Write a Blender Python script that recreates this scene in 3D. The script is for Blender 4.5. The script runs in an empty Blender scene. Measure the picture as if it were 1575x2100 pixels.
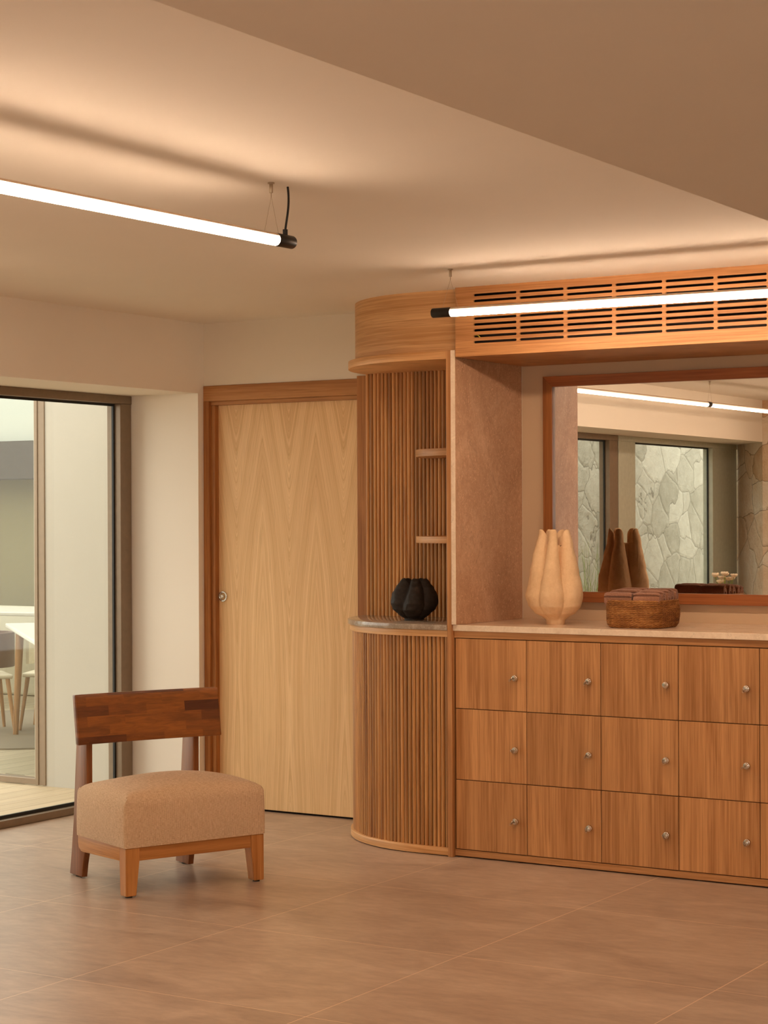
import bpy, bmesh, math, random
from mathutils import Vector, Matrix, noise

random.seed(7)
scn = bpy.context.scene
COL = scn.collection
PI = math.pi

# ------------------------------------------------------------------ camera
CAM = Vector((5.8607, -7.767, 1.445))
cd = bpy.data.cameras.new('camera')
cam = bpy.data.objects.new('camera', cd)
COL.objects.link(cam)
cd.sensor_fit = 'VERTICAL'
cd.sensor_height = 36.0
cd.sensor_width = 27.0
cd.lens = 3972.28 / 2100.0 * 36.0
cd.shift_y = 12.08 / 2100.0
cd.clip_start = 0.02
cam.matrix_world = (Matrix.Translation(CAM) @ Matrix.Rotation(0.554, 4, 'Z')
                    @ Matrix.Rotation(PI / 2, 4, 'X') @ Matrix.Rotation(-0.0044, 4, 'Z'))
scn.camera = cam

# ------------------------------------------------------------------ light, exposure
SKY_STRENGTH = 2.2
LAMP_STRENGTH = 46.0      # straight down; weaker toward the spine
world = bpy.data.worlds.new('overcast_sky')
scn.world = world
world.use_nodes = True
bg = world.node_tree.nodes['Background']
bg.inputs['Color'].default_value = (1.0, 0.95, 0.85, 1)
bg.inputs['Strength'].default_value = SKY_STRENGTH
scn.view_settings.view_transform = 'Standard'
scn.view_settings.look = 'None'
scn.view_settings.exposure = 0.78
scn.view_settings.gamma = 1.0
scn.view_settings.use_curve_mapping = False
try:
    scn.cycles.max_bounces = 10
    scn.cycles.diffuse_bounces = 6
    scn.cycles.sample_clamp_indirect = 6.0
    scn.cycles.caustics_reflective = False
    scn.cycles.caustics_refractive = False
except Exception:
    pass

# ------------------------------------------------------------------ materials
MATS = {}


def srgb(r, g, b):
    f = lambda c: ((c / 255) / 12.92) if c / 255 <= 0.04045 else (((c / 255) + 0.055) / 1.055) ** 2.4
    return (f(r), f(g), f(b), 1.0)


class NT:
    def __init__(self, name):
        self.m = bpy.data.materials.new(name)
        self.m.use_nodes = True
        self.t = self.m.node_tree
        self.b = self.t.nodes['Principled BSDF']
        self.out = self.t.nodes['Material Output']
        MATS[name] = self.m

    def n(self, kind, **kw):
        nd = self.t.nodes.new(kind)
        for k, v in kw.items():
            setattr(nd, k, v)
        return nd

    def l(self, a, b):
        self.t.links.new(a, b)

    def math(self, op, a, b=None, c=None):
        nd = self.n('ShaderNodeMath', operation=op)
        for i, v in enumerate((a, b, c)):
            if v is None:
                continue
            if isinstance(v, (int, float)):
                nd.inputs[i].default_value = v
            else:
                self.l(v, nd.inputs[i])
        return nd.outputs[0]

    def coords(self, scale=(1, 1, 1), rnd=True):
        tc = self.n('ShaderNodeTexCoord')
        v = tc.outputs['Object']
        if rnd:
            oi = self.n('ShaderNodeObjectInfo')
            mul = self.math('MULTIPLY', oi.outputs['Random'], 37.0)
            ad = self.n('ShaderNodeVectorMath', operation='ADD')
            self.l(v, ad.inputs[0])
            self.l(mul, ad.inputs[1])
            v = ad.outputs[0]
        mp = self.n('ShaderNodeMapping')
        mp.inputs['Scale'].default_value = scale
        self.l(v, mp.inputs['Vector'])
        return mp.outputs[0]

    def noise(self, vec, scale=1.0, detail=3, rough=0.55, dist=0.0):
        nd = self.n('ShaderNodeTexNoise')
        nd.inputs['Scale'].default_value = scale
        nd.inputs['Detail'].default_value = detail
        nd.inputs['Roughness'].default_value = rough
        nd.inputs['Distortion'].default_value = dist
        if vec is not None:
            self.l(vec, nd.inputs['Vector'])
        return nd.outputs[0]

    def ramp(self, fac, stops):
        nd = self.n('ShaderNodeValToRGB')
        e = nd.color_ramp.elements
        while len(e) < len(stops):
            e.new(0.5)
        for el, (p, c) in zip(e, stops):
            el.position = p
            el.color = c if len(c) == 4 else (*c, 1)
        self.l(fac, nd.inputs[0])
        return nd.outputs[0]

    def mix(self, fac, a, b, mode='MIX'):
        nd = self.n('ShaderNodeMix', data_type='RGBA', blend_type=mode)
        for sock, v in ((nd.inputs[0], fac), (nd.inputs[6], a), (nd.inputs[7], b)):
            if isinstance(v, (int, float)):
                sock.default_value = v
            elif isinstance(v, tuple):
                sock.default_value = v if len(v) == 4 else (*v, 1)
            else:
                self.l(v, sock)
        return nd.outputs[2]

    def base(self, c):
        if isinstance(c, tuple):
            self.b.inputs['Base Color'].default_value = c
        else:
            self.l(c, self.b.inputs['Base Color'])

    def bump(self, h, strength=0.2, dist=0.002):
        nd = self.n('ShaderNodeBump')
        nd.inputs['Strength'].default_value = strength
        nd.inputs['Distance'].default_value = dist
        self.l(h, nd.inputs['Height'])
        self.l(nd.outputs[0], self.b.inputs['Normal'])

    def set(self, rough=0.5, metal=0.0, spec=0.5):
        self.b.inputs['Roughness'].default_value = rough
        self.b.inputs['Metallic'].default_value = metal
        self.b.inputs['Specular IOR Level'].default_value = spec
        return self.m


def plain(name, col, rough=0.5, metal=0.0, spec=0.5, var=0.06, scale=30.0):
    t = NT(name)
    f = t.noise(t.coords(rnd=False), scale, 3)
    lo = tuple(c * (1 - var) for c in col[:3]) + (1,)
    hi = tuple(min(1, c * (1 + var)) for c in col[:3]) + (1,)
    t.base(t.ramp(f, [(0.3, lo), (0.7, hi)]))
    return t.set(rough, metal, spec)


def wood(name, dark, light, axis='z', rough=0.45, fine=110.0, tone=0.08, pore=0.35, spec=0.35):
    t = NT(name)
    i = 'xyz'.index(axis) if axis in 'xyz' else None

    def sc(s, r):
        v = [s, s, s]
        if axis == 'h':            # grain along any horizontal direction
            v[0] = v[1] = s * r
        else:
            v[i] = s * r
        return tuple(v)
    warp = t.noise(t.coords(sc(5.0, 0.25)), 1.0, 2)
    w = t.math('MULTIPLY', warp, 1.6)

    def warped(s, r):
        c = t.coords(sc(s, r))
        ad = t.n('ShaderNodeVectorMath', operation='ADD')
        t.l(c, ad.inputs[0])
        t.l(w, ad.inputs[1])
        return ad.outputs[0]
    a = t.noise(warped(fine, 0.018), 1.0, 3, 0.6)
    b = t.noise(warped(fine * 0.16, 0.03), 1.0, 2, 0.5)
    p = t.noise(t.coords(sc(fine * 3.2, 0.02)), 1.0, 2, 0.6)
    g = t.math('ADD', t.math('MULTIPLY', a, 0.55), t.math('MULTIPLY', b, 0.45))
    col = t.ramp(g, [(0.36, dark), (0.62, light)])
    pm = t.ramp(p, [(0.54, (0, 0, 0, 1)), (0.72, (pore, pore, pore, 1))])
    col = t.mix(pm, col, tuple(c * 0.45 for c in dark[:3]) + (1,))
    oi = t.n('ShaderNodeObjectInfo')
    k = t.math('MULTIPLY_ADD', oi.outputs['Random'], 2 * tone, 1 - tone)
    col = t.mix(1.0, col, k, 'MULTIPLY')
    t.base(col)
    t.bump(t.math('SUBTRACT', g, t.math('MULTIPLY', p, 0.5)), 0.12, 0.001)
    return t.set(rough, 0, spec)


OAK_D, OAK_L = srgb(160, 108, 62), srgb(204, 150, 98)
wood('oak_upright', OAK_D, OAK_L, 'z')
wood('oak_level', OAK_D, OAK_L, 'h')
wood('oak_light_level', srgb(184, 132, 80), srgb(222, 174, 122), 'h')
wood('teak_rail', srgb(150, 92, 44), srgb(186, 126, 68), 'y', rough=0.4, tone=0.05)
wood('oak_shelf', srgb(158, 108, 64), srgb(200, 150, 100), 'h')
wood('oak_slat', srgb(146, 94, 48), srgb(200, 148, 90), 'z', tone=0.22, rough=0.42)
wood('oak_casing', srgb(136, 84, 42), srgb(176, 120, 68), 'z')
wood('oak_casing_level', srgb(156, 102, 56), srgb(194, 140, 86), 'h')
wood('teak_frame', srgb(164, 104, 52), srgb(200, 142, 82), 'x', rough=0.4, tone=0.05)
wood('teak_leg', srgb(164, 104, 50), srgb(200, 140, 80), 'z', rough=0.4, tone=0.05)
wood('teak_rear_leg', srgb(112, 64, 32), srgb(142, 88, 48), 'z', rough=0.4, tone=0.03)
wood('mirror_frame_wood', srgb(130, 72, 36), srgb(164, 98, 54), 'h', rough=0.38)
wood('mirror_frame_upright', srgb(130, 76, 36), srgb(168, 108, 58), 'z', rough=0.38)
wood('cafe_wood', srgb(140, 100, 62), srgb(180, 136, 90), 'z')
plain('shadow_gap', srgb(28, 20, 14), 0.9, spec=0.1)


def leaf_material():                # book-matched crown-cut oak veneer
    t = NT('oak_door_veneer')
    tc = t.n('ShaderNodeTexCoord')
    sp = t.n('ShaderNodeSeparateXYZ')
    t.l(tc.outputs['Object'], sp.inputs[0])
    x, z = sp.outputs[0], sp.outputs[2]
    u = t.math('PINGPONG', t.math('ADD', x, -0.169 + 0.317 * 2), 0.1585)
    u = t.math('SQRT', t.math('MULTIPLY_ADD', u, u, 0.00012))
    wob = t.noise(t.coords((3, 3, 0.9), False), 1.0, 3)
    zz = t.math('SUBTRACT', z, 1.35)
    soft = t.math('MULTIPLY', t.math('LOGARITHM', t.math('ADD', t.math('POWER', 2.718, t.math('MULTIPLY', zz, 3.5)), 1.0), 2.718), 0.058)
    low = t.math('MULTIPLY', t.math('SINE', t.math('MULTIPLY', z, 2.1)), 0.02)
    g = t.math('SUBTRACT', u, soft)
    g = t.math('ADD', g, t.math('MULTIPLY', wob, 0.05))
    g = t.math('ADD', g, low)
    cb = t.n('ShaderNodeCombineXYZ')
    t.l(t.math('MULTIPLY', g, 210.0), cb.inputs[0])
    t.l(t.math('MULTIPLY', z, 0.6), cb.inputs[1])
    a = t.noise(cb.outputs[0], 1.0, 3, 0.6)
    cb2 = t.n('ShaderNodeCombineXYZ')
    t.l(t.math('MULTIPLY', g, 26.0), cb2.inputs[0])
    t.l(t.math('MULTIPLY', z, 0.4), cb2.inputs[1])
    b = t.noise(cb2.outputs[0], 1.0, 2, 0.5)
    p = t.noise(t.coords((420, 420, 7), False), 1.0, 2)
    f = t.math('ADD', t.math('MULTIPLY', a, 0.6), t.math('MULTIPLY', b, 0.4))
    col = t.ramp(f, [(0.36, srgb(206, 164, 112)), (0.64, srgb(240, 206, 156))])
    pm = t.ramp(p, [(0.55, (0, 0, 0, 1)), (0.75, (.25, .25, .25, 1))])
    t.base(t.mix(pm, col, srgb(120, 78, 44)))
    t.bump(f, 0.06, 0.001)
    t.set(0.45, 0, 0.35)


leaf_material()


def plaster(name, col, bump=0.08, scale=140.0):
    t = NT(name)
    f = t.noise(t.coords(rnd=False), 2.2, 4)
    h = t.noise(t.coords(rnd=False), scale, 3)
    lo = tuple(c * 0.975 for c in col[:3]) + (1,)
    t.base(t.ramp(f, [(0.3, lo), (0.7, col)]))
    t.bump(h, bump, 0.002)
    return t.set(0.85, 0, 0.25)


plaster('plaster_wall', srgb(236, 230, 218))
plaster('plaster_ceiling', srgb(238, 233, 224), 0.05)
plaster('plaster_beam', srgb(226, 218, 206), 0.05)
plaster('plaster_back', srgb(224, 214, 196))
plaster('render_outside', srgb(180, 175, 164), 0.25, 60)
plaster('olive_wall', srgb(118, 110, 78))
plaster('plaster_grey', srgb(176, 180, 172))
plaster('dark_band', srgb(66, 60, 53))


def floor_material():
    t = NT('floor_tile')
    tc = t.n('ShaderNodeTexCoord')
    mp = t.n('ShaderNodeMapping')
    mp.inputs['Location'].default_value = (-0.008 + 18.0, 0.414 + 18.0, 0)
    t.l(tc.outputs['Object'], mp.inputs['Vector'])
    br = t.n('ShaderNodeTexBrick')
    br.offset = 0.0
    br.squash = 1.0
    br.inputs['Scale'].default_value = 1.0
    br.inputs['Brick Width'].default_value = 0.9
    br.inputs['Row Height'].default_value = 0.9
    br.inputs['Mortar Size'].default_value = 0.0019
    br.inputs['Mortar Smooth'].default_value = 0.2
    br.inputs['Color1'].default_value = (0.94, 0.94, 0.94, 1)
    br.inputs['Color2'].default_value = (1.05, 1.05, 1.05, 1)
    t.l(mp.outputs[0], br.inputs['Vector'])
    n1 = t.noise(t.coords((2.4, 5.0, 1), False), 1.0, 6, 0.62, 0.8)
    n2 = t.noise(t.coords((14, 30, 1), False), 1.0, 4, 0.6)
    f = t.math('ADD', t.math('MULTIPLY', n1, 0.65), t.math('MULTIPLY', n2, 0.35))
    col = t.ramp(f, [(0.30, srgb(144, 121, 104)), (0.50, srgb(172, 148, 127)), (0.70, srgb(196, 172, 150))])
    col = t.mix(1.0, col, br.outputs['Color'], 'MULTIPLY')
    t.base(t.mix(br.outputs['Fac'], col, srgb(226, 198, 168)))
    r = t.ramp(n1, [(0.3, (.24, .24, .24, 1)), (0.7, (.36, .36, .36, 1))])
    t.b.inputs['Roughness'].default_value = 0.33
    h = t.math('SUBTRACT', t.math('MULTIPLY', n2, 0.25), br.outputs['Fac'])
    t.bump(h, 0.18, 0.002)
    t.b.inputs['Specular IOR Level'].default_value = 0.42


floor_material()


def deck_material(name, c1, c2, gap):
    t = NT(name)
    tc = t.n('ShaderNodeTexCoord')
    mp = t.n('ShaderNodeMapping')
    mp.inputs['Rotation'].default_value = (0, 0, PI / 2)
    mp.inputs['Location'].default_value = (20, 20, 0)
    t.l(tc.outputs['Object'], mp.inputs['Vector'])
    br = t.n('ShaderNodeTexBrick')
    br.inputs['Scale'].default_value = 1.0
    br.inputs['Brick Width'].default_value = 3.0
    br.inputs['Row Height'].default_value = 0.14
    br.inputs['Mortar Size'].default_value = 0.003
    br.inputs['Color1'].default_value = c1
    br.inputs['Color2'].default_value = c2
    br.inputs['Mortar'].default_value = gap
    t.l(mp.outputs[0], br.inputs['Vector'])
    n = t.noise(t.coords((60, 1.5, 1), False), 1.0, 3)
    col = t.mix(0.25, br.outputs['Color'], t.ramp(n, [(0.3, (.25, .2, .14, 1)), (0.7, (.9, .8, .65, 1))]), 'OVERLAY')
    t.base(col)
    t.set(0.6, 0, 0.3)


deck_material('deck_boards', srgb(172, 157, 132), srgb(184, 168, 143), srgb(134, 118, 94))
deck_material('cafe_floor', srgb(150, 142, 122), srgb(164, 154, 134), srgb(108, 100, 84))


def stone_material(name, dark, mid, light, fleck=0.5, rough=0.35, big=3.0, stretch=(1, 1, 1)):
    t = NT(name)
    c = t.coords(tuple(big * s for s in stretch), False)
    n1 = t.noise(c, 1.0, 8, 0.62, 1.2)
    n2 = t.noise(t.coords(tuple(26 * s for s in stretch), False), 1.0, 5, 0.65, 2.6)
    f = t.math('ADD', t.math('MULTIPLY', n1, 0.6), t.math('MULTIPLY', n2, 0.4))
    col = t.ramp(f, [(0.32, dark), (0.5, mid), (0.68, light)])
    fl = t.ramp(t.noise(t.coords(tuple(58 * s for s in stretch), False), 1.0, 3, 0.5, 3.5),
                [(0.60, (0, 0, 0, 1)), (0.67, (fleck, fleck, fleck, 1))])
    col = t.mix(fl, col, tuple(min(1, v * 1.25) for v in light[:3]) + (1,))
    vn = t.noise(t.coords(tuple(4.5 * s for s in stretch), False), 1.0, 6, 0.6, 1.5)
    vv = t.math('ABSOLUTE', t.math('SUBTRACT', vn, 0.5))
    vein = t.ramp(vv, [(0.0, (.5, .5, .5, 1)), (0.010, (0, 0, 0, 1))])
    gate = t.ramp(n1, [(0.46, (0, 0, 0, 1)), (0.62, (1, 1, 1, 1))])
    vein = t.mix(1.0, vein, gate, 'MULTIPLY')
    col = t.mix(vein, col, tuple(v * 0.45 for v in dark[:3]) + (1,))
    t.base(col)
    t.bump(n2, 0.05, 0.002)
    return t.set(rough, 0, 0.45)


stone_material('travertine_panel', srgb(164, 126, 96), srgb(190, 150, 118), srgb(212, 174, 142), 0.75, 0.5, 3.0, (1, 1, 0.7))
stone_material('limestone_counter', srgb(206, 178, 150), srgb(222, 196, 170), srgb(236, 214, 190), 0.35, 0.16, 5.0)
stone_material('limestone_edge', srgb(214, 190, 162), srgb(228, 206, 180), srgb(240, 220, 196), 0.3, 0.4, 8.0)
stone_material('grey_marble', srgb(132, 116, 102), srgb(152, 136, 120), srgb(190, 176, 160), 0.5, 0.10, 9.0)


def rubble_material(name, c_lo, c_mid, c_hi, joint, scale):
    t = NT(name)
    wv = t.noise(t.coords((3, 3, 3), False), 1.0, 3)
    c = t.coords((1, 1, 1.25), False)
    ad = t.n('ShaderNodeVectorMath', operation='ADD')
    t.l(c, ad.inputs[0])
    t.l(t.math('MULTIPLY', wv, 0.25), ad.inputs[1])
    v1 = t.n('ShaderNodeTexVoronoi', feature='DISTANCE_TO_EDGE')
    v1.inputs['Scale'].default_value = scale
    t.l(ad.outputs[0], v1.inputs['Vector'])
    v2 = t.n('ShaderNodeTexVoronoi', feature='F1')
    v2.inputs['Scale'].default_value = scale
    t.l(ad.outputs[0], v2.inputs['Vector'])
    sepc = t.n('ShaderNodeSeparateColor')
    t.l(v2.outputs['Color'], sepc.inputs[0])
    n = t.noise(t.coords((7, 7, 7), False), 1.0, 9, 0.72)
    f = t.math('ADD', t.math('MULTIPLY', sepc.outputs[0], 0.35), t.math('MULTIPLY', n, 0.65))
    col = t.ramp(f, [(0.25, c_lo), (0.5, c_mid), (0.75, c_hi)])
    j = t.ramp(v1.outputs['Distance'], [(0.002, (.8, .8, .8, 1)), (0.013, (0, 0, 0, 1))])
    t.base(t.mix(j, col, joint))
    hh = t.math('ADD', t.math('MULTIPLY', t.math('MINIMUM', v1.outputs['Distance'], 0.07), 4.0), t.math('MULTIPLY', n, 1.1))
    t.bump(hh, 0.8, 0.05)
    return t.set(0.9, 0, 0.2)


rubble_material('garden_rubble', srgb(146, 143, 127), srgb(172, 169, 154), srgb(190, 187, 172), srgb(92, 88, 74), 2.6)
rubble_material('room_rubble', srgb(226, 190, 152), srgb(244, 224, 200), srgb(252, 243, 230), srgb(150, 118, 88), 2.6)


def finger_joint():                 # butcher-block backrest
    t = NT('teak_finger_joint')
    tc = t.n('ShaderNodeTexCoord')
    sp = t.n('ShaderNodeSeparateXYZ')
    t.l(tc.outputs['Object'], sp.inputs[0])
    cb = t.n('ShaderNodeCombineXYZ')
    t.l(t.math('ADD', sp.outputs[1], 5.03), cb.inputs[0])
    t.l(t.math('ADD', sp.outputs[2], 5.0 - 0.0055), cb.inputs[1])
    br = t.n('ShaderNodeTexBrick')
    br.offset = 0.42
    br.inputs['Scale'].default_value = 1.0
    br.inputs['Brick Width'].default_value = 0.17
    br.inputs['Row Height'].default_value = 0.0398
    br.inputs['Mortar Size'].default_value = 0.0
    br.inputs['Bias'].default_value = 0.0
    br.inputs['Color1'].default_value = (0, 0, 0, 1)
    br.inputs['Color2'].default_value = (1, 1, 1, 1)
    t.l(cb.outputs[0], br.inputs['Vector'])
    sepc = t.n('ShaderNodeSeparateColor')
    t.l(br.outputs['Color'], sepc.inputs[0])
    rnd = sepc.outputs[0]
    # grain that jumps from block to block
    cb2 = t.n('ShaderNodeCombineXYZ')
    t.l(t.math('ADD', t.math('MULTIPLY', sp.outputs[1], 9.0), t.math('MULTIPLY', rnd, 40.0)), cb2.inputs[0])
    t.l(t.math('ADD', t.math('MULTIPLY', sp.outputs[2], 60.0), t.math('MULTIPLY', rnd, 17.0)), cb2.inputs[1])
    n = t.noise(cb2.outputs[0], 1.0, 5, 0.6, 0.8)
    a = t.ramp(rnd, [(0.0, srgb(88, 46, 22)), (0.5, srgb(116, 66, 30)), (1.0, srgb(150, 90, 36))])
    d = t.ramp(n, [(0.3, (.62, .62, .62, 1)), (0.7, (1.12, 1.12, 1.12, 1))])
    t.base(t.mix(1.0, a, d, 'MULTIPLY'))
    t.bump(n, 0.05, 0.001)
    t.set(0.36, 0, 0.45)


finger_joint()


def fabric():
    t = NT('ribbed_beige_fabric')
    tc = t.n('ShaderNodeTexCoord')
    sp = t.n('ShaderNodeSeparateXYZ')
    t.l(tc.outputs['Object'], sp.inputs[0])
    wob = t.math('MULTIPLY', t.noise(t.coords((30, 30, 12), False), 1.0, 2), 0.006)
    s = t.math('ADD', t.math('ADD', sp.outputs[0], sp.outputs[1]), wob)
    rib = t.math('SINE', t.math('MULTIPLY', s, 2 * PI / 0.0042))
    row = t.noise(t.coords((90, 90, 700), False), 1.0, 2)
    thr = t.noise(t.coords((420, 420, 60), False), 1.0, 2)
    f = t.math('ADD', t.math('MULTIPLY', rib, 0.10), t.math('ADD', t.math('MULTIPLY', row, 0.55), t.math('MULTIPLY', thr, 0.45)))
    t.base(t.ramp(f, [(0.30, srgb(168, 138, 108)), (0.5, srgb(200, 168, 136)), (0.72, srgb(222, 194, 162))]))
    t.bump(t.math('ADD', t.math('MULTIPLY', rib, 0.4), thr), 0.35, 0.0015)
    t.b.inputs['Sheen Weight'].default_value = 0.15
    t.set(0.95, 0, 0.1)


fabric()


def ceramic(name, lo, mid, hi, rough, speck):
    t = NT(name)
    n1 = t.noise(t.coords((7, 7, 7), False), 1.0, 5)
    n2 = t.noise(t.coords((60, 60, 60), False), 1.0, 4, 0.7)
    n3 = t.noise(t.coords((260, 260, 260), False), 1.0, 2)
    f = t.math('ADD', t.math('MULTIPLY', n1, 0.6), t.math('MULTIPLY', n2, 0.4))
    col = t.ramp(f, [(0.3, lo), (0.5, mid), (0.7, hi)])
    col = t.mix(t.ramp(n3, [(0.68, (0, 0, 0, 1)), (0.76, (.5, .5, .5, 1))]), col, speck)
    t.base(col)
    t.bump(t.math('ADD', n2, t.math('MULTIPLY', n3, 0.2)), 0.35, 0.004)
    t.set(rough, 0, 0.25)


ceramic('sand_ceramic', srgb(208, 174, 134), srgb(222, 190, 150), srgb(232, 202, 164), 0.85, srgb(150, 104, 66))
ceramic('black_ceramic', srgb(30, 24, 20), srgb(40, 33, 28), srgb(54, 45, 38), 0.62, srgb(120, 78, 42))


def basket_mat():
    t = NT('woven_seagrass')
    tc = t.n('ShaderNodeTexCoord')
    sp = t.n('ShaderNodeSeparateXYZ')
    t.l(tc.outputs['Object'], sp.inputs[0])
    s = t.math('ADD', sp.outputs[0], sp.outputs[1])
    ph = t.math('ADD', t.math('MULTIPLY', s, 300.0), t.math('MULTIPLY', sp.outputs[2], 900.0))
    tw = t.math('SINE', ph)
    n = t.noise(t.coords((70, 70, 520), False), 1.0, 3, 0.7)
    n2 = t.noise(t.coords((9, 9, 30), False), 1.0, 3)
    f = t.math('ADD', t.math('MULTIPLY', tw, 0.035), t.math('ADD', t.math('MULTIPLY', n, 0.65), t.math('MULTIPLY', n2, 0.35)))
    t.base(t.ramp(f, [(0.32, srgb(70, 38, 14)), (0.5, srgb(138, 88, 42)), (0.66, srgb(196, 142, 84))]))
    t.bump(t.math('ADD', t.math('MULTIPLY', tw, 0.15), n), 0.7, 0.004)
    t.set(0.75, 0, 0.25)


basket_mat()


def towel_mat():
    t = NT('brown_terry')
    n = t.noise(t.coords((330, 330, 330)), 1.0, 3, 0.7)
    n2 = t.noise(t.coords((14, 14, 14)), 1.0, 3)
    f = t.math('ADD', t.math('MULTIPLY', n, 0.7), t.math('MULTIPLY', n2, 0.3))
    t.base(t.ramp(f, [(0.3, srgb(116, 74, 54)), (0.7, srgb(178, 128, 100))]))
    t.bump(n, 0.8, 0.004)
    t.b.inputs['Sheen Weight'].default_value = 0.3
    t.set(1.0, 0, 0.05)


towel_mat()


def metal(name, col, rough, aniso=False):
    t = NT(name)
    n = t.noise(t.coords((90, 90, 90), False), 1.0, 3)
    t.l(t.ramp(n, [(0.3, (rough * .8,) * 3 + (1,)), (0.7, (rough * 1.2,) * 3 + (1,))]), t.b.inputs['Roughness'])
    t.base(col)
    t.b.inputs['Metallic'].default_value = 1.0


metal('chrome', (0.72, 0.69, 0.64, 1), 0.16)
metal('key_metal', (0.42, 0.36, 0.28, 1), 0.3)
metal('nickel', (0.42, 0.34, 0.25, 1), 0.35)
metal('mirror_glass', (0.90, 0.89, 0.86, 1), 0.004)
plain('bronze_frame', srgb(132, 114, 94), 0.42, 0.25, 0.5)
plain('grey_frame', srgb(188, 194, 180), 0.45, 0.2, 0.5)
plain('rubber', srgb(22, 24, 22), 0.55)
plain('black_anodised', srgb(34, 28, 24), 0.38, 0.4)
plain('black_cable', srgb(20, 16, 15), 0.6)
plain('lamp_spine', srgb(222, 196, 172), 0.5)
plain('white_top', srgb(196, 194, 184), 0.35)
plain('pale_shell', srgb(204, 196, 174), 0.6)
plain('brown_shell', srgb(84, 56, 38), 0.55)
plain('rug_grey', srgb(118, 108, 92), 0.95)
plain('cavity', srgb(40, 30, 24), 0.9)
plain('petal', srgb(238, 224, 200), 0.8)
plain('grass_blade', srgb(128, 150, 62), 0.6, var=0.2)
plain('earth_yellow', srgb(206, 190, 60), 0.5)
plain('stair_pale', srgb(196, 192, 172), 0.7)

for LNAME, LAMP_STRENGTH in (('lamp_diffuser', LAMP_STRENGTH), ('lamp_diffuser_fill', LAMP_STRENGTH * 1.9), ('lamp_diffuser_soft', LAMP_STRENGTH * 0.27)):
    t = NT(LNAME)
    t.b.inputs['Base Color'].default_value = (0.9, 0.88, 0.84, 1)
    t.b.inputs['Emission Color'].default_value = (1.0, 0.71, 0.495, 1)
    sp = t.n('ShaderNodeSeparateXYZ')
    t.l(t.n('ShaderNodeTexCoord').outputs['Object'], sp.inputs[0])
    mr_ = t.n('ShaderNodeMapRange')          # the strip inside faces down, so the tube dims toward its upper edge
    mr_.inputs['From Min'].default_value = -0.002
    mr_.inputs['From Max'].default_value = 0.004
    mr_.inputs['To Min'].default_value = LAMP_STRENGTH
    mr_.inputs['To Max'].default_value = LAMP_STRENGTH * 0.04
    t.l(sp.outputs[2], mr_.inputs['Value'])
    t.l(mr_.outputs[0], t.b.inputs['Emission Strength'])

t = NT('window_glass')               # clear pane: lets light through, mirrors a little
tr = t.n('ShaderNodeBsdfTransparent')
tr.inputs[0].default_value = (0.965, 0.975, 0.96, 1)
gl = t.n('ShaderNodeBsdfGlossy')
gl.inputs['Roughness'].default_value = 0.02
lw = t.n('ShaderNodeLayerWeight')
lw.inputs['Blend'].default_value = 0.5
sch = t.math('MULTIPLY_ADD', t.math('POWER', lw.outputs['Facing'], 5.0), 0.60, 0.03)
mx = t.n('ShaderNodeMixShader')
t.l(sch, mx.inputs[0])
t.l(tr.outputs[0], mx.inputs[1])
t.l(gl.outputs[0], mx.inputs[2])
t.l(mx.outputs[0], t.out.inputs['Surface'])

# ------------------------------------------------------------------ mesh helpers


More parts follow.
